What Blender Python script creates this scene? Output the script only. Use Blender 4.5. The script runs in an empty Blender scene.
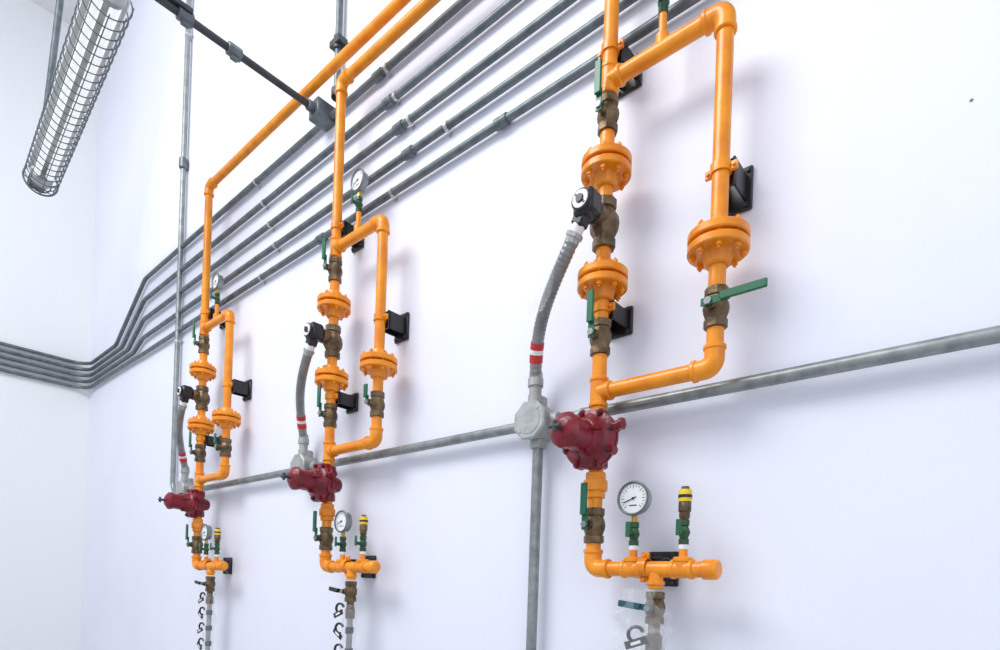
import bpy, math, random
from mathutils import Vector, Matrix, noise
random.seed(4)
V=Vector
sc=bpy.context.scene
try: sc.view_settings.view_transform='Standard'
except Exception: pass

# ---------------- materials ----------------
def mat(name,col,rough=.5,metal=0.,bump=0.,bscale=60.,var=0.,vscale=8.,alpha=1.,spec=.5,col2=None,em=0.):
    m=bpy.data.materials.new(name); m.use_nodes=True
    nt=m.node_tree; b=nt.nodes['Principled BSDF']
    b.inputs['Base Color'].default_value=(*col,1); b.inputs['Roughness'].default_value=rough
    b.inputs['Metallic'].default_value=metal; b.inputs['Alpha'].default_value=alpha
    b.inputs['Specular IOR Level'].default_value=spec
    if em>0:
        b.inputs['Emission Color'].default_value=(*col,1); b.inputs['Emission Strength'].default_value=em
    tc=nt.nodes.new('ShaderNodeTexCoord')
    if var>0:
        n=nt.nodes.new('ShaderNodeTexNoise'); n.inputs['Scale'].default_value=vscale; n.inputs['Detail'].default_value=5
        r=nt.nodes.new('ShaderNodeValToRGB')
        c2=col2 or tuple(max(0,c*(1-var)) for c in col)
        r.color_ramp.elements[0].color=(*c2,1); r.color_ramp.elements[1].color=(*col,1)
        r.color_ramp.elements[0].position=.35; r.color_ramp.elements[1].position=.62
        nt.links.new(tc.outputs['Object'],n.inputs['Vector']); nt.links.new(n.outputs['Fac'],r.inputs['Fac'])
        nt.links.new(r.outputs['Color'],b.inputs['Base Color'])
    if bump>0:
        n=nt.nodes.new('ShaderNodeTexNoise'); n.inputs['Scale'].default_value=bscale; n.inputs['Detail'].default_value=6
        bp=nt.nodes.new('ShaderNodeBump'); bp.inputs['Strength'].default_value=bump; bp.inputs['Distance'].default_value=.01
        nt.links.new(tc.outputs['Object'],n.inputs['Vector']); nt.links.new(n.outputs['Fac'],bp.inputs['Height'])
        nt.links.new(bp.outputs['Normal'],b.inputs['Normal'])
    return m
M={}
M['wall']=mat('painted_plaster',(.795,.812,.905),.55,bump=.3,bscale=4,var=.05,vscale=1.3,col2=(.76,.78,.89))
M['wall_l']=mat('painted_plaster_side',(.82,.84,.85),.6,bump=.1,bscale=5)
M['floor']=mat('concrete',(.5,.5,.5),.7,bump=.2,var=.2)
M['ceil']=mat('ceiling_paint',(.8,.8,.8),.8,bump=.05)
M['org']=mat('orange_enamel',(.90,.315,.008),.30,bump=.10,bscale=30,var=.12,vscale=14,col2=(.76,.225,.005))
M['brz']=mat('aged_bronze',(.20,.135,.07),.42,.6,bump=.25,bscale=80,var=.6,vscale=30)
M['brass']=mat('brass',(.55,.38,.10),.35,.8,var=.3,vscale=30)
M['galv']=mat('galvanised_steel',(.31,.34,.34),.40,.5,bump=.05,var=.35,vscale=22)
M['galvd']=mat('galvanised_steel_dark',(.17,.20,.215),.42,.5,bump=.05,var=.35,vscale=22)
M['cast']=mat('cast_aluminium',(.44,.46,.45),.5,.4,bump=.15,bscale=90,var=.25,vscale=20)
M['silver']=mat('zinc_plated',(.62,.62,.62),.3,.8,var=.15,vscale=20)
M['flex']=mat('flex_jacket',(.27,.28,.28),.30,.35,bump=.05,var=.3,vscale=15)
M['red']=mat('crimson_paint',(.22,.004,.018),.30,bump=.3,bscale=45,var=.35,vscale=20)
M['grn']=mat('green_vinyl',(.004,.13,.055),.35,var=.2)
M['grnb']=mat('green_brass',(.04,.11,.05),.4,.4,var=.4,vscale=40)
M['blk']=mat('black_plastic',(.012,.012,.014),.35,var=.2)
M['wht']=mat('white_plastic',(.85,.85,.85),.4,var=.05)
M['yel']=mat('yellow_plastic',(.85,.58,.02),.4,var=.1)
M['teal']=mat('teal_vinyl',(.01,.08,.12),.35,var=.1)
M['rtag']=mat('red_tape',(.6,.03,.03),.5,var=.1)
M['dark']=mat('dark_steel',(.06,.07,.075),.45,.4,var=.3,vscale=20)
M['refl']=mat('reflector_metal',(.80,.81,.82),.3,.2,var=.1,vscale=6)
M['tube']=mat('lamp_glass',(.9,.92,.93),.15,var=.02,em=.45)  # slight emission added to brighten the tubes, lamp itself is off
M['bag']=mat('clear_film',(.88,.90,.93),.08,alpha=.15,bump=.8,bscale=30,spec=.9)

# ---------------- mesh builder ----------------
def frame(n):
    n=V(n).normalized()
    u=V((0,0,1)) if abs(n.z)<.9 else V((1,0,0))
    a=u.cross(n).normalized(); b=n.cross(a).normalized()
    return a,b,n
class MB:
    def __init__(s): s.v=[];s.f=[];s.m=[];s.ms=[]
    def mi(s,k):
        if k not in s.ms: s.ms.append(k)
        return s.ms.index(k)
    def lathe(s,o,ax,prof,m,seg=28,rot=0.,caps=True):
        o=V(o);a,b,n=frame(ax);i=s.mi(m);base=len(s.v)
        for h,r in prof:
            for k in range(seg):
                t=rot+2*math.pi*k/seg
                s.v.append(o+n*h+(a*math.cos(t)+b*math.sin(t))*r)
        for j in range(len(prof)-1):
            for k in range(seg):
                k2=(k+1)%seg;p=base+j*seg;q=p+seg
                s.f.append((p+k,p+k2,q+k2,q+k));s.m.append(i)
        if caps:
            s.f.append(tuple(base+k for k in reversed(range(seg))));s.m.append(i)
            e=base+(len(prof)-1)*seg
            s.f.append(tuple(e+k for k in range(seg)));s.m.append(i)
    def cyl(s,p0,p1,r,m,seg=24,r1=None,ch=None):
        p0=V(p0);p1=V(p1);L=(p1-p0).length
        r1=r if r1 is None else r1
        c=min(.12*r,.003) if ch is None else ch
        s.lathe(p0,p1-p0,[(0,r-c),(c,r),(L-c,r1),(L,r1-c)],m,seg)
    def tube(s,path,r,m,seg=20,ribs=0):
        i=s.mi(m);base=len(s.v);n=len(path);P=[V(p) for p in path]
        t0=(P[1]-P[0]).normalized();a,b,_=frame(t0)
        for j in range(n):
            t=(P[min(j+1,n-1)]-P[max(j-1,0)]).normalized()
            a=(a-t*a.dot(t)).normalized();b=t.cross(a)
            rr=r*(1+(.07 if ribs and (j//2)%2 else 0))
            for k in range(seg):
                w=2*math.pi*k/seg
                s.v.append(P[j]+(a*math.cos(w)+b*math.sin(w))*rr)
        for j in range(n-1):
            for k in range(seg):
                k2=(k+1)%seg;p=base+j*seg;q=p+seg
                s.f.append((p+k,p+k2,q+k2,q+k));s.m.append(i)
        s.f.append(tuple(base+k for k in reversed(range(seg))));s.m.append(i)
        e=base+(n-1)*seg
        s.f.append(tuple(e+k for k in range(seg)));s.m.append(i)
    def box(s,c,size,m,R=None,ch=.0015):
        c=V(c);sx,sy,sz=[d/2 for d in size];i=s.mi(m)
        ch=min(ch,sx*.5,sy*.5,sz*.5)
        idx={}
        for X in(-1,1):
            for Y in(-1,1):
                for Z in(-1,1):
                    for ax in range(3):
                        p=[X*(sx-ch),Y*(sy-ch),Z*(sz-ch)]
                        p[ax]=(X*sx,Y*sy,Z*sz)[ax]
                        p=V(p)
                        if R is not None:p=R@p
                        idx[(X,Y,Z,ax)]=len(s.v);s.v.append(c+p)
        def F(*t): s.f.append(tuple(t));s.m.append(i)
        q=[(-1,-1),(1,-1),(1,1),(-1,1)]
        for S in(-1,1):
            F(*[idx[(S,a,b,0)] for a,b in (q if S>0 else q[::-1])])
            F(*[idx[(b,S,a,1)] for a,b in (q if S>0 else q[::-1])])
            F(*[idx[(a,b,S,2)] for a,b in (q if S>0 else q[::-1])])
        for A in(-1,1):
            for B in(-1,1):
                F(idx[(-1,A,B,1)],idx[(1,A,B,1)],idx[(1,A,B,2)],idx[(-1,A,B,2)])
                F(idx[(A,-1,B,0)],idx[(A,1,B,0)],idx[(A,1,B,2)],idx[(A,-1,B,2)])
                F(idx[(A,B,-1,0)],idx[(A,B,1,0)],idx[(A,B,1,1)],idx[(A,B,-1,1)])
        for X in(-1,1):
            for Y in(-1,1):
                for Z in(-1,1): F(idx[(X,Y,Z,0)],idx[(X,Y,Z,1)],idx[(X,Y,Z,2)])
    def torus(s,c,ax,R,r,m,seg=28,ms=8,arc=(0,2*math.pi)):
        a,b,n=frame(ax)
        N=seg
        pts=[V(c)+(a*math.cos(arc[0]+(arc[1]-arc[0])*k/N)+b*math.sin(arc[0]+(arc[1]-arc[0])*k/N))*R for k in range(N+1)]
        s.tube(pts,r,m,ms)
    def obj(s,name):
        me=bpy.data.meshes.new(name)
        me.from_pydata([tuple(v) for v in s.v],[],s.f)
        for k in s.ms: me.materials.append(M[k])
        me.polygons.foreach_set('material_index',s.m)
        me.polygons.foreach_set('use_smooth',[True]*len(s.f))
        import bmesh
        bm=bmesh.new();bm.from_mesh(me);bmesh.ops.recalc_face_normals(bm,faces=bm.faces[:]);bm.to_mesh(me);bm.free()
        try: me.set_sharp_from_angle(angle=math.radians(38))
        except Exception: pass
        me.update()
        o=bpy.data.objects.new(name,me);sc.collection.objects.link(o)
        return o
def rpath(pts,rad,n=8):
    P=[V(p) for p in pts];out=[P[0]]
    for i in range(1,len(P)-1):
        d0=(P[i-1]-P[i]).normalized();d1=(P[i+1]-P[i]).normalized()
        ang=d0.angle(d1)
        if ang>math.pi-.02: out.append(P[i]);continue
        cut=min(rad/math.tan(ang/2),(P[i-1]-P[i]).length*.49,(P[i+1]-P[i]).length*.49)
        R=cut*math.tan(ang/2)
        cen=P[i]+(d0+d1).normalized()*(R/math.sin(ang/2))
        s0=P[i]+d0*cut-cen;s1=P[i]+d1*cut-cen
        om=s0.angle(s1)
        for k in range(n+1):
            t=k/n
            w=(s0*math.sin((1-t)*om)+s1*math.sin(t*om))/math.sin(om)
            out.append(cen+w)
    out.append(P[-1]);return out
def spline(pts,n=10):
    P=[V(p) for p in pts];P=[P[0]*2-P[1]]+P+[P[-1]*2-P[-2]];out=[]
    for i in range(1,len(P)-2):
        for k in range(n):
            t=k/n
            out.append(.5*((2*P[i])+(-P[i-1]+P[i+1])*t+(2*P[i-1]-5*P[i]+4*P[i+1]-P[i+2])*t*t+(-P[i-1]+3*P[i]-3*P[i+1]+P[i+2])*t**3))
    out.append(P[-2]);return out
def bezier(p0,p1,p2,p3,n):
    p0,p1,p2,p3=V(p0),V(p1),V(p2),V(p3)
    return [p0*(1-t)**3+p1*3*t*(1-t)**2+p2*3*t*t*(1-t)+p3*t**3 for t in [k/n for k in range(n+1)]]

PY=-.12; PR=.0215
# ---------------- room ----------------
def slab(name,lo,hi,m):
    b=MB();lo=V(lo);hi=V(hi);b.box((lo+hi)/2,hi-lo,m,ch=.0005);return b.obj(name)
slab('wall_back',(-6.7,0,0),(4,.2,6.5),'wall')
slab('wall_left',(-6.7,-6.5,0),(-6.5,0,6.5),'wall_l')
slab('floor',(-6.7,-6.5,-.1),(4,.2,0),'floor')
slab('ceiling',(-6.7,-2.6,6.5),(4,.2,6.6),'ceil')

# ---------------- fittings ----------------
UP=V((0,0,1));XP=V((1,0,0));OUT=V((0,-1,0))
def collar(b,p,ax,m='org',r=.0275,l=.014):
    b.lathe(V(p)-V(ax)*l/2,ax,[(0,r-.003),(.003,r),(l-.003,r),(l,r-.003)],m,24)
def elbow(b,c,d0,d1,m='org'):
    c=V(c);R=.042
    b.tube(rpath([c+V(d0)*.05,c,c+V(d1)*.05],R,10),.0255,m,24)
    collar(b,c+V(d0)*.050,d0,m,.0285);collar(b,c+V(d1)*.050,d1,m,.0285)
def tee(b,c,ax,br,m='org',l=.040,r=.0250):
    c=V(c);b.cyl(c-V(ax)*l,c+V(ax)*l,r,m)
    b.cyl(c,c+V(br)*l,r,m)
    for d in(V(ax),-V(ax),V(br)): collar(b,c+d*(l-.003),d,m,r+.0028)
def flange(b,c,r=.073):
    c=V(c)
    b.lathe(c,UP,[(-.058,.027),(-.054,.032),(-.03,.037),(-.026,.040),(-.026,r-.003),(-.023,r),(-.007,r),(-.004,r-.003),
        (-.004,.05),(.004,.05),(.004,r-.003),(.007,r),(.023,r),(.026,r-.003),(.026,.040),(.03,.037),(.054,.032),(.058,.027)],'org',40)
    for k in range(8):
        t=2*math.pi*(k+.5)/8;p=c+V((math.cos(t),math.sin(t),0))*(r-.0155)
        b.lathe(p,UP,[(-.042,.004),(-.036,.004),(-.036,.0082),(-.026,.0082),(-.026,.005),(.026,.005),(.026,.0082),(.036,.0082),(.036,.004),(.042,.004)],'org',6,rot=k)
def ball_valve(c,hd,hl=.115,m='brz',hm='grn',ax=UP,out=OUT,s=1.):
    b=MB();c=V(c);ax=V(ax);hd=V(hd).normalized();out=V(out)
    b.lathe(c,ax,[(h*s,r*s) for h,r in[(-.052,.024),(-.050,.0295),(-.030,.0295),(-.028,.026),(-.022,.027),(-.012,.031),(0,.033),(.012,.031),(.022,.027),(.028,.026),(.030,.0295),(.050,.0295),(.052,.024)]],m,8,rot=.39)
    b.cyl(c+out*.02*s,c+out*.044*s,.014*s,m,12)
    b.cyl(c+out*.044*s,c+out*.056*s,.006*s,'brz',8)
    b.lathe(c+out*.052*s,out,[(0,.010*s),(.007*s,.010*s)],'galv',6)
    side=hd.cross(out).normalized()
    R=Matrix((side,hd,out)).transposed()
    b.box(c+out*.052*s+hd*hl*.12,(.020*s,hl*.5,.004),hm,R)
    b.box(c+out*.060*s+hd*hl*.60,(.021*s,hl*.76,.009),hm,R,ch=.003)
    return b.obj('ball_valve')
def needle_valve(c):
    b=MB();c=V(c)
    b.lathe(c,UP,[(-.034,.009),(-.032,.014),(-.018,.014),(-.016,.011),(0,.017),(.016,.011),(.018,.014),(.032,.014),(.034,.009)],'grnb',8)
    b.cyl(c+OUT*.01,c+OUT*.034,.007,'grnb',10)
    b.box(c+OUT*.036+UP*.010,(.013,.006,.042),'grn')
    return b.obj('ball_valve')
def gauge(c,r=.046,n=OUT,stem=.05):
    b=MB();c=V(c);n=V(n).normalized();a,bb,_=frame(n)
    b.lathe(c-n*.018,n,[(0,r*.8),(.003,r*.93),(.024,r*.95),(.026,r*1.06),(.031,r*1.06),(.034,r*.98),(.033,r*.9),(.029,r*.88),(.0285,.001)],'galv',40)
    b.lathe(c+n*.0112,n,[(0,r*.895),(.0006,r*.895)],'wht',40)
    b.torus(c+n*.0145,n,r*.98,.003,'galvd',36,8)
    for k in range(19):
        t=math.radians(-135+k*15)
        d=a*math.sin(t)+bb*math.cos(t);si=d.cross(n)
        R=Matrix((si,d,n)).transposed();L=.010 if k%3==0 else .006
        b.box(c+n*.0124+d*(r*.80-L/2),(.0014,L,.0006),'blk',R,ch=.0001)
    d=(a*-.9+bb*-.35).normalized();R=Matrix((d.cross(n),d,n)).transposed()
    b.box(c+n*.0138+d*r*.22,(.0026,r*.9,.0008),'blk',R,ch=.0001)
    b.lathe(c+n*.0125,n,[(0,.004),(.003,.003)],'blk',12)
    b.box(c+n*.0122-bb*r*.42,(r*.5,.0006,.003),'blk',ch=.0001)
    b.lathe(c-UP*(r*.9+stem*.5),UP,[(-stem*.5,.007),(-stem*.3,.007),(-stem*.3,.011),(stem*.1,.011),(stem*.1,.008),(stem*.5,.009)],'brass',8)
    return b.obj('pressure_gauge')
def bracket(x,z,w=.085,h=.115,horizontal=False):
    b=MB()
    b.box((x,-.0065,z),(w,.012,h),'blk',ch=.003)
    d=-PY-.03
    for sgn in(-1,1):
        if horizontal: b.box((x,-.012-d/2,z+sgn*.026),(w*.85,d,.006),'blk')
        else: b.box((x+sgn*.026,-.012-d/2,z),(.006,d,h*.62),'blk')
    b.box((x,-.012-d*.9,z),(.058,.008,h*.62) if not horizontal else (w*.85,.008,.058),'blk')
    for sx in(-1,1):
        for sz in (-1,1):
            b.lathe((x+sx*w*.36,-.012,z+sz*h*.4),OUT,[(0,.006),(.006,.006)],'dark',6)
    ax=XP if horizontal else UP
    c=V((x,PY,z));b.lathe(c-ax*.012,ax,[(0,PR+.001),(0,PR+.005),(.024,PR+.005),(.024,PR+.001)],'org',24,caps=False)
    s2=UP if horizontal else XP
    for sg in(-1,1):
        b.box(c+s2*sg*(PR+.011)+OUT*-.004,(.018,.01,.022) if not horizontal else (.022,.01,.018),'org')
        b.lathe(c+s2*sg*(PR+.012)+OUT*.003,OUT,[(0,.005),(.005,.005)],'org',6)
    return b.obj('pipe_bracket')

def station(X,top,k,boxX):
    b=MB();P=lambda dx,z,y=PY:V((X+dx,y,z))
    L=.34
    b.tube(rpath([V((3.2,PY,top)),P(0,top),P(0,1.66),P(.365,1.66)],.042),PR,'org',24)
    elbow(b,P(0,top),-UP,XP);elbow(b,P(0,1.66),UP,XP)
    tee(b,P(0,3.085),UP,XP)
    b.tube(rpath([P(0,3.085),P(L,3.085),P(L,2.175),P(0,2.175)],.042),PR,'org',24)
    elbow(b,P(L,3.085),-XP,-UP);elbow(b,P(L,2.175),UP,-XP);tee(b,P(0,2.175),UP,XP)
    flange(b,P(0,2.83));flange(b,P(0,2.50));flange(b,P(L,2.49),.076)
    b.lathe(P(0,1.905),UP,[(-.04,.026),(-.038,.03),(-.02,.03),(-.018,.036),(.012,.036),(.014,.03),(.034,.03),(.036,.026)],'org',8)
    for dx in(.13,.275):
        tee(b,P(dx,1.66),XP,UP,l=.028,r=.0235)
    b.cyl(P(.2,1.66),P(.2,1.605),.0195,'org');collar(b,P(.2,1.622),UP,r=.024)
    b.lathe(P(.330,1.66),XP,[(0,.0235),(.002,.0265),(.034,.0265),(.040,.022),(.042,.013)],'org',24)
    b.cyl(P(.13,1.68),P(.13,1.73),.011,'org',16);b.cyl(P(.275,1.68),P(.275,1.73),.011,'org',16)
    for dx in(.13,.275): b.cyl(P(dx,1.712),P(dx,1.728),.0125,'wht',16)
    b.cyl(P(.165,3.085),P(.165,3.20),.011,'org',16);b.cyl(P(.165,3.085),P(.165,3.125),.019,'org',16)
    b.obj('gas_pipe')
    ball_valve(P(0,2.985),UP,.125);ball_valve(P(0,2.335),UP,.12);ball_valve(P(0,1.785),UP,.12)
    ball_valve(P(L,2.325),XP if k==2 else UP,.145 if k==2 else .07,out=OUT)
    needle_valve(P(.13,1.757));needle_valve(P(.275,1.757));needle_valve(P(.165,3.215))
    gauge(P(.13,1.855),.046);gauge(P(.165,3.315),.044)
    b=MB()
    b.lathe(P(.275,1.79),UP,[(0,.010),(.006,.014),(.02,.014),(.022,.0165),(.045,.0165),(.047,.015)],'brz',12)
    b.lathe(P(.275,1.837),UP,[(0,.017),(.026,.0175),(.032,.015)],'yel',24)
    b.lathe(P(.275,1.869),UP,[(0,.011),(.008,.010)],'brz',12)
    b.lathe(P(.275,1.847),UP,[(0,.0172),(0,.0180),(.008,.0180),(.008,.0172)],'blk',24,caps=False)
    b.obj('relief_valve')
    # solenoid valve
    b=MB();c=P(0,2.665)
    b.lathe(c,UP,[(-.072,.026),(-.070,.034),(-.045,.034),(-.043,.029),(-.035,.032),(-.02,.041),(0,.044),(.02,.041),(.035,.032),(.043,.029),(.045,.034),(.070,.034),(.072,.026)],'brz',8,rot=.39)
    b.cyl(c+UP*.01,c+UP*.01+OUT*.058,.031,'brz',20)
    for t in range(4):
        w=math.pi/4+t*math.pi/2;b.lathe(c+UP*.01+V((math.cos(w)*.026,0,math.sin(w)*.026))+OUT*.055,OUT,[(0,.006),(.007,.006)],'brz',6)
    cc=c+UP*.012+OUT*.092
    b.box(cc,(.066,.062,.070),'blk',ch=.010)
    b.lathe(cc+OUT*.030,OUT,[(0,.031),(.006,.030),(.008,.027)],'blk',28)
    b.lathe(cc+OUT*.038,OUT,[(0,.025),(.002,.024)],'wht',28)
    b.lathe(cc+OUT*.039,OUT,[(0,.013),(.006,.011)],'blk',16)
    b.box(cc+OUT*.0405,(.044,.0012,.006),'blk',Matrix.Rotation(.8,3,'Y'),ch=.0003)
    sd=V((-.5,0,-.86)).normalized()
    b.box(cc+sd*.038,(.042,.04,.04),'blk',Matrix.Rotation(math.radians(30),3,'Y'),ch=.006)
    b.cyl(cc+sd*.05,cc+sd*.078,.019,'wht',16)
    b.lathe(cc+sd*.076,sd,[(0,.025),(.012,.025),(.014,.021),(.026,.021)],'cast',8)
    b.obj('solenoid_valve')
    s0=cc+sd*.095;bx=V((boxX,-.065,2.145))
    b=MB()
    e=V((bx.x,-.07,2.285))
    sp=bezier(s0,s0+sd*.15,e+V((.03,-.05,.17)),e,120)
    b.tube(sp,.0190,'flex',18,ribs=1)
    b.lathe(V((bx.x,-.069,2.305)),V((0,.0,-1)),[(0,.022),(.02,.023),(.02,.026),(.045,.026),(.045,.021),(.075,.020),(.075,.024),(.10,.024),(.10,.021),(.115,.021)],'cast',16)
    for (m0,m1,mm) in((91,97,'rtag'),(97,101,'wht'),(101,108,'rtag')):
        b.tube(sp[m0:m1+1],.0220,mm,16)
    b.obj('flexible_conduit')
    b=MB()
    b.lathe(V((bx.x,-.0005,2.145)),OUT,[(0,.05),(.02,.058),(.085,.062),(.087,.067),(.097,.067),(.102,.062)],'cast',8,rot=.39)
    b.lathe(V((bx.x,-.1,2.145)),OUT,[(0,.048),(.004,.046)],'cast',24)
    for d in((1,0,0),(-1,0,0),(0,0,1),(0,0,-1)):
        b.cyl(V((bx.x,-.045,2.145))+V(d)*.045,V((bx.x,-.045,2.145))+V(d)*.085,.026,'cast',20)
    for w in(45,225): b.lathe(V((bx.x+.05*math.cos(math.radians(w)),-.1,2.145+.05*math.sin(math.radians(w)))),OUT,[(0,.006),(.005,.005)],'silver',8)
    b.obj('junction_box')
    # regulator
    b=MB();c=P(0,2.03)
    b.lathe(c,UP,[(-.078,.027),(-.076,.034),(-.050,.034),(-.042,.03),(-.02,.044),(.02,.044),(.042,.03),(.050,.034),(.076,.034),(.078,.027)],'red',8,rot=.39)
    b.lathe(c-OUT*.060,OUT,[(0,.022),(.006,.03),(.03,.038),(.06,.042),(.072,.062),(.080,.078),(.082,.084),(.092,.085),(.0935,.080),(.0965,.080),(.098,.085),(.108,.084),(.110,.074),(.118,.062),(.128,.056),(.148,.050),(.150,.046),(.208,.043),(.210,.048),(.228,.048),(.232,.043),(.244,.028),(.247,.02)],'red',40)
    for t in range(8):
        w=t*math.pi/4+.3;dv=V((math.cos(w),0,math.sin(w)))
        b.cyl(c+dv*.078+OUT*.018,c+dv*.078+OUT*.049,.0135,'red',14)
        b.lathe(c+dv*.078+OUT*.049,OUT,[(0,.0085),(.008,.0085)],'red',6)
        b.lathe(c+dv*.078+OUT*.057,OUT,[(0,.004),(.004,.004)],'dark',8)
        if t%2==0:
            R=Matrix((dv,OUT,dv.cross(OUT))).transposed()
            b.box(c+dv*.048+OUT*.075,(.018,.06,.008),'red',R,ch=.002)
    for t in range(10):
        w=t*math.pi/5;dv=V((math.cos(w),0,math.sin(w)));R=Matrix((dv,OUT,dv.cross(OUT))).transposed()
        b.box(c+dv*.047+OUT*.159,(.005,.016,.012),'red',R,ch=.001)
    b.cyl(c+OUT*.185,c+OUT*.215,.007,'dark',10)
    b.cyl(c+OUT*.212-XP*.018,c+OUT*.212+XP*.018,.006,'dark',10)
    b.cyl(c+OUT*.212-UP*.015,c+OUT*.212+UP*.015,.006,'dark',10)
    b.cyl(c+OUT*.04+V((.04,0,.02)),c+OUT*.04+V((.100,0,.030)),.013,'red',12)
    b.lathe(c+OUT*.04+V((.096,0,.030)),XP,[(0,.017),(.012,.017)],'red',6)
    nl=(OUT+V((-.1,0,.1))).normalized()
    b.box(c+OUT*.112+V((-.030,0,.038)),(.018,.022,.003),'wht',Matrix.Rotation(-.67,3,'Y'),ch=.0005)
    b.obj('gas_regulator')
    bracket(X,3.180,h=.10);bracket(X,2.42,w=.08,h=.085);bracket(X+L,2.68)
    bracket(X+.165,1.665,w=.095,h=.10,horizontal=True)
    # drop valve + hose in sleeve
    ball_valve(P(.2,1.555),V((-1,0,.12)),.085,m='brz',hm='teal' if k==2 else 'blk',s=.85)
    b=MB()
    b.cyl(P(.2,1.52),P(.2,1.45),.016,'brz',16);b.lathe(P(.2,1.46),UP,[(-.02,.022),(.02,.022)],'brz',6)
    hp=[P(.2,1.46),P(.2,1.35),P(.195,1.2),P(.205,1.05),P(.2,.9),P(.2,.75)]
    b.tube(spline(hp,14),.0125,'galv',14,ribs=1)
    i=b.mi('bag');base=len(b.v);nz,nx=36,14
    for j in range(nz+1):
        z=1.50-.72*j/nz
        for q in range(nx):
            t=2*math.pi*q/nx;r=.030*(1+.5*noise.noise(V((math.cos(t)*1.5,math.sin(t)*1.5,z*14+k*5))))
            b.v.append(P(.196,z)+V((math.cos(t)*r,math.sin(t)*r,0)))
    for j in range(nz):
        for q in range(nx):
            p=base+j*nx;b.f.append((p+q,p+(q+1)%nx,p+nx+(q+1)%nx,p+nx+q));b.m.append(i)
    for j,z in enumerate([1.475,1.39,1.30,1.21,1.12,1.03,.93]):
        c=P(.2,z)
        b.cyl(c-UP*.014,c+UP*.014,.0175,'blk',12)
        b.torus(c+V((-.042,-.022,.006)),OUT+XP*.25,.021,.0055,'blk',14,6,arc=(.3,math.pi*1.6))
        ra=Matrix.Rotation(.5 if j%2 else -.35,3,'Y')
        b.box(c+V((-.036,-.034,-.016)),(.066,.005,.022),'blk',ra)
        b.box(c+V((-.034,-.038,-.016)),(.030,.002,.008),'wht',ra,ch=.0004)
    b.lathe(P(.2,.72),UP,[(0,.018),(.04,.018)],'silver',6)
    b.obj('gas_hose')
SX=[-3.70,-2.32,-.925];TOPS=[3.94,3.83,3.72];BX=[-4.05,-2.625,-1.20]
for k in range(3): station(SX[k],TOPS[k],k,BX[k])

# ---------------- conduits ----------------
def strap(b,x,z,r,ax='x',y=-.03,m='silver'):
    A=XP if ax=='x' else UP;S=UP if ax=='x' else XP
    c=V((x,y,z))
    b.lathe(c-A*.008,A,[(0,r+.0005),(0,r+.003),(.016,r+.003),(.016,r+.0005)],m,20,caps=False)
    for sg in(-1,1):
        p=V((x,-.0025,z))+S*sg*(r+.006)
        b.box(p,(.016,.004,.014) if ax=='x' else (.014,.004,.016),m)
CR=.0165
b=MB();Z=2.145
xs=[3.2,BX[2]+.08,BX[2]-.08,BX[1]+.08,BX[1]-.08,BX[0]+.08]
for i in(0,2,4): b.tube([V((xs[i],-.045,Z)),V((xs[i+1],-.045,Z))],CR+.001,'galv',20)
b.lathe((-1.0,-.045,Z),XP,[(-.03,.0215),(.03,.0215)],'galv',20)
b.obj('electrical_conduit')
b=MB()
b.tube(rpath([V((-4.36,-.03,6.5)),V((-4.36,-.03,2.145)),V((BX[0]-.08,-.04,2.145))],.12),CR,'galv',20)
b.lathe((-4.36,-.03,4.42),UP,[(-.035,.024),(-.03,.028),(.03,.028),(.035,.024)],'galvd',20)
for z in(5.3,3.2): strap(b,-4.36,z,CR,'z')
b.obj('electrical_conduit')
b=MB()
b.tube([V((BX[2],-.045,2.07)),V((BX[2],-.045,.0))],CR+.001,'galv',20)
strap(b,BX[2],1.2,CR+.001,'z',y=-.045)
b.obj('electrical_conduit')
zr=[3.275,3.40,3.54,3.69,3.85];zl=[3.28,3.335,3.39,3.445,3.50]
cpl=[(-1.43,-2.60),(-1.95,),(-2.02,),(-2.10,),(-2.18,)]
stp=[(-2.05,-3.2),(-1.72,-3.05),(-1.95,-3.12),(-2.05,-3.2),(-2.12,-3.3)]
for i in range(5):
    b=MB()
    x0=-5.05;x1=x0-(.10+(zr[i]-zl[i])*1.55 if i else .3)
    b.tube(rpath([V((3.2,-.025,zr[i])),V((x0,-.025,zr[i])),V((x1,-.025,zl[i])),V((-6.475,-.025,zl[i])),V((-6.475,-6.3,zl[i]))],.14),.0145,'galvd',16)
    for x in cpl[i]:
        b.lathe((x,-.025,zr[i]),XP,[(-.03,.016),(-.028,.0195),(-.004,.0195),(-.003,.018),(.003,.018),(.004,.0195),(.028,.0195),(.03,.016)],'galvd',16)
    for x in stp[i]: strap(b,x,zr[i],.0145,y=-.025)
    b.obj('electrical_conduit')
b=MB()
b.tube([V((-2.50,-.03,6.5)),V((-2.50,-.03,3.95))],.0165,'galvd',16)
b.lathe((-2.50,-.03,4.17),UP,[(-.03,.024),(.03,.024)],'dark',16);b.box((-2.5,-.03,4.17),(.08,.05,.03),'dark')
b.lathe((-2.50,-.03,3.95),UP,[(-.04,.026),(0,.026)],'dark',16)
b.obj('electrical_conduit')
b=MB();sx,sz=-2.590,3.865
b.tube([V((sx,-.06,sz)),V((sx,-1.15,sz))],.0155,'dark',16)
b.box((sx,-.05,sz),(.085,.099,.085),'galvd',ch=.006)
b.lathe((sx,-.098,sz),OUT,[(0,.030),(.004,.030)],'galvd',24)
b.cyl((sx,-.1,sz),(sx,-.13,sz),.024,'galvd',16)
for y in(-.48,-.68):
    b.lathe((sx,y,sz),OUT,[(-.03,.020),(-.028,.026),(.028,.026),(.03,.020)],'galvd',8)
    b.box((sx,y,sz-.026),(.02,.03,.02),'galvd')
b.tube([V((sx,-1.10,sz)),V((sx,-1.10,6.5))],.0155,'dark',16)
b.box((sx,-.72,sz+.02),(.06,.12,.02),'dark')
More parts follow.
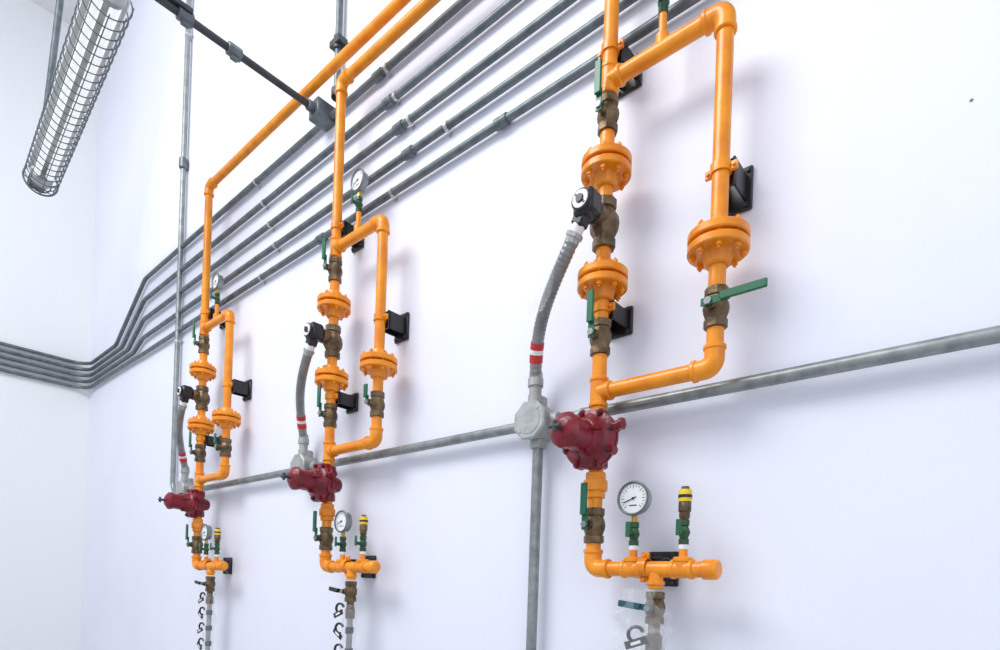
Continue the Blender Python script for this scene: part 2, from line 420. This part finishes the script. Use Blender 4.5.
b.obj('support_arm')

# ---------------- caged light ----------------
b=MB();A=V((-4.90,-.702,4.18));B=V((-3.1,-.81,4.18));d=(B-A).normalized();Ln=(B-A).length
s1=d.cross(UP).normalized();R0=.092
seg=16;i=b.mi('refl');base=len(b.v)
for j in range(2):
    o=A if j==0 else B
    for k in range(seg+1):
        t=math.radians(-10+200*k/seg)
        b.v.append(o+s1*math.cos(t)*.078+UP*(math.sin(t)*.05+.025))
for k in range(seg):
    b.f.append((base+k,base+k+1,base+seg+2+k,base+seg+1+k));b.m.append(i)
for o in(-.034,.034):
    b.cyl(A+d*.06+s1*o,B-d*.03+s1*o,.021,'tube',16)
b.box((A+B)/2+UP*.065,(.06,Ln,.03),'cast',Matrix((s1,d,UP)).transposed())
for n_ in(0.0,1.0):
    o=A+d*Ln*n_;b.lathe(o,d,[(0,.05),(.002,.06),(.03,.06),(.032,.05)],'cast',24)
nr=26
for k in range(nr+1):
    o=A+d*(Ln*k/nr-.02);b.torus(o,d,R0,.0032 if k else .006,'galvd',28,6)
for k in range(8):
    t=2*math.pi*k/8
    q=s1*math.cos(t)+UP*math.sin(t)
    b.tube([A-d*.07+q*.02,A-d*.06+q*.06,A-d*.02+q*R0,B+q*R0],.0028,'galvd',6)
b.torus(A-d*.055,d,.06,.0035,'dark',24,6);b.torus(A-d*.068,d,.025,.0035,'dark',20,6)
for n_ in(.8,.97):
    o=A+d*Ln*n_;b.tube([o+UP*.08,V((o.x,o.y,6.5))],.006,'dark',8)
h0=V((-5.24,-.66,4.32))
b.tube([h0,V((-4.20,-.66,6.5))],.020,'galvd',14)
b.box(h0,(.12,.10,.05),'dark',ch=.008)
b.tube([h0,A+UP*.04],.012,'dark',10)
b.obj('caged_light_fixture')

b=MB();b.lathe((-.09,-.0003,2.68),OUT,[(0,.0035),(.001,.003)],'galvd',10);b.obj('wall_anchor')

def film(name,c,w,h,fold,thick):
    b=MB();i=b.mi('bag');nx,nz=30,24;base=len(b.v)
    for j in range(nz+1):
        for k in range(nx):
            t=2*math.pi*k/nx;u=j/nz
            r=w*(.55+.45*math.sin(math.pi*min(1,u*.9+.1)))*(1+fold*noise.noise(V((math.cos(t)*3,math.sin(t)*3,u*5+c[0]))))
            b.v.append(V(c)+V((math.cos(t)*r,math.sin(t)*r*thick,(u-.5)*h)))
    for j in range(nz):
        for k in range(nx):
            p=base+j*nx;b.f.append((p+k,p+(k+1)%nx,p+nx+(k+1)%nx,p+nx+k));b.m.append(i)
    return b.obj(name)
film('plastic_bag',(SX[2]+.17,PY-.01,1.50),.072,.21,.7,.75)
b=MB();i=b.mi('bag');n=10
Q=[V((-.995,-.235,2.60)),V((-1.12,-.25,2.40)),V((-1.06,-.23,2.42)),V((-1.01,-.225,2.54))]
for j in range(n+1):
    for k in range(n+1):
        u,v=j/n,k/n
        p=Q[0].lerp(Q[1],u).lerp(Q[3].lerp(Q[2],u),v);p=p+V((0,.02*noise.noise(p*25),.01*noise.noise(p*30)));b.v.append(p)
for j in range(n):
    for k in range(n):
        p=j*(n+1)+k;b.f.append((p,p+1,p+n+2,p+n+1));b.m.append(i)
b.obj('plastic_film')

# ---------------- lights ----------------
w=bpy.data.worlds.new('World');sc.world=w;w.use_nodes=True
bg=w.node_tree.nodes['Background'];bg.inputs['Color'].default_value=(.83,.89,1,1);bg.inputs['Strength'].default_value=.92
def area(name,loc,tgt,size,e,col=(1,1,1)):
    l=bpy.data.lights.new(name,'AREA');l.shape='RECTANGLE';l.size=size[0];l.size_y=size[1];l.energy=e;l.color=col
    o=bpy.data.objects.new(name,l);o.location=loc
    o.rotation_euler=(V(tgt)-V(loc)).to_track_quat('-Z','Y').to_euler();sc.collection.objects.link(o)
area('soft_key_area',(-2.8,-3.4,6.2),(-1.6,0,2.3),(3.4,2.0),240,(1,.99,.97))  # large area light for an unseen soft source, upper left front
area('side_fill_area',(3.6,-4.5,3.5),(-3,0,2.5),(3,3),35,(.95,.97,1))  # area light added as weak fill from the right, no window modelled

# ---------------- camera ----------------
cam=bpy.data.cameras.new('Camera');co=bpy.data.objects.new('Camera',cam);sc.collection.objects.link(co);sc.camera=co
cam.sensor_width=36;cam.lens=589*.036;cam.shift_y=.261
th=math.atan(510/589);ph=.034
F=V((-math.sin(th),math.cos(th),0));R=V((math.cos(th),math.sin(th),0))
rc=R*math.cos(ph)+UP*math.sin(ph);uc=UP*math.cos(ph)-R*math.sin(ph)
mw=Matrix((rc,uc,-F)).transposed().to_4x4();mw.translation=V((0,-1.6,1.6));co.matrix_world=mw
cam.clip_start=.02
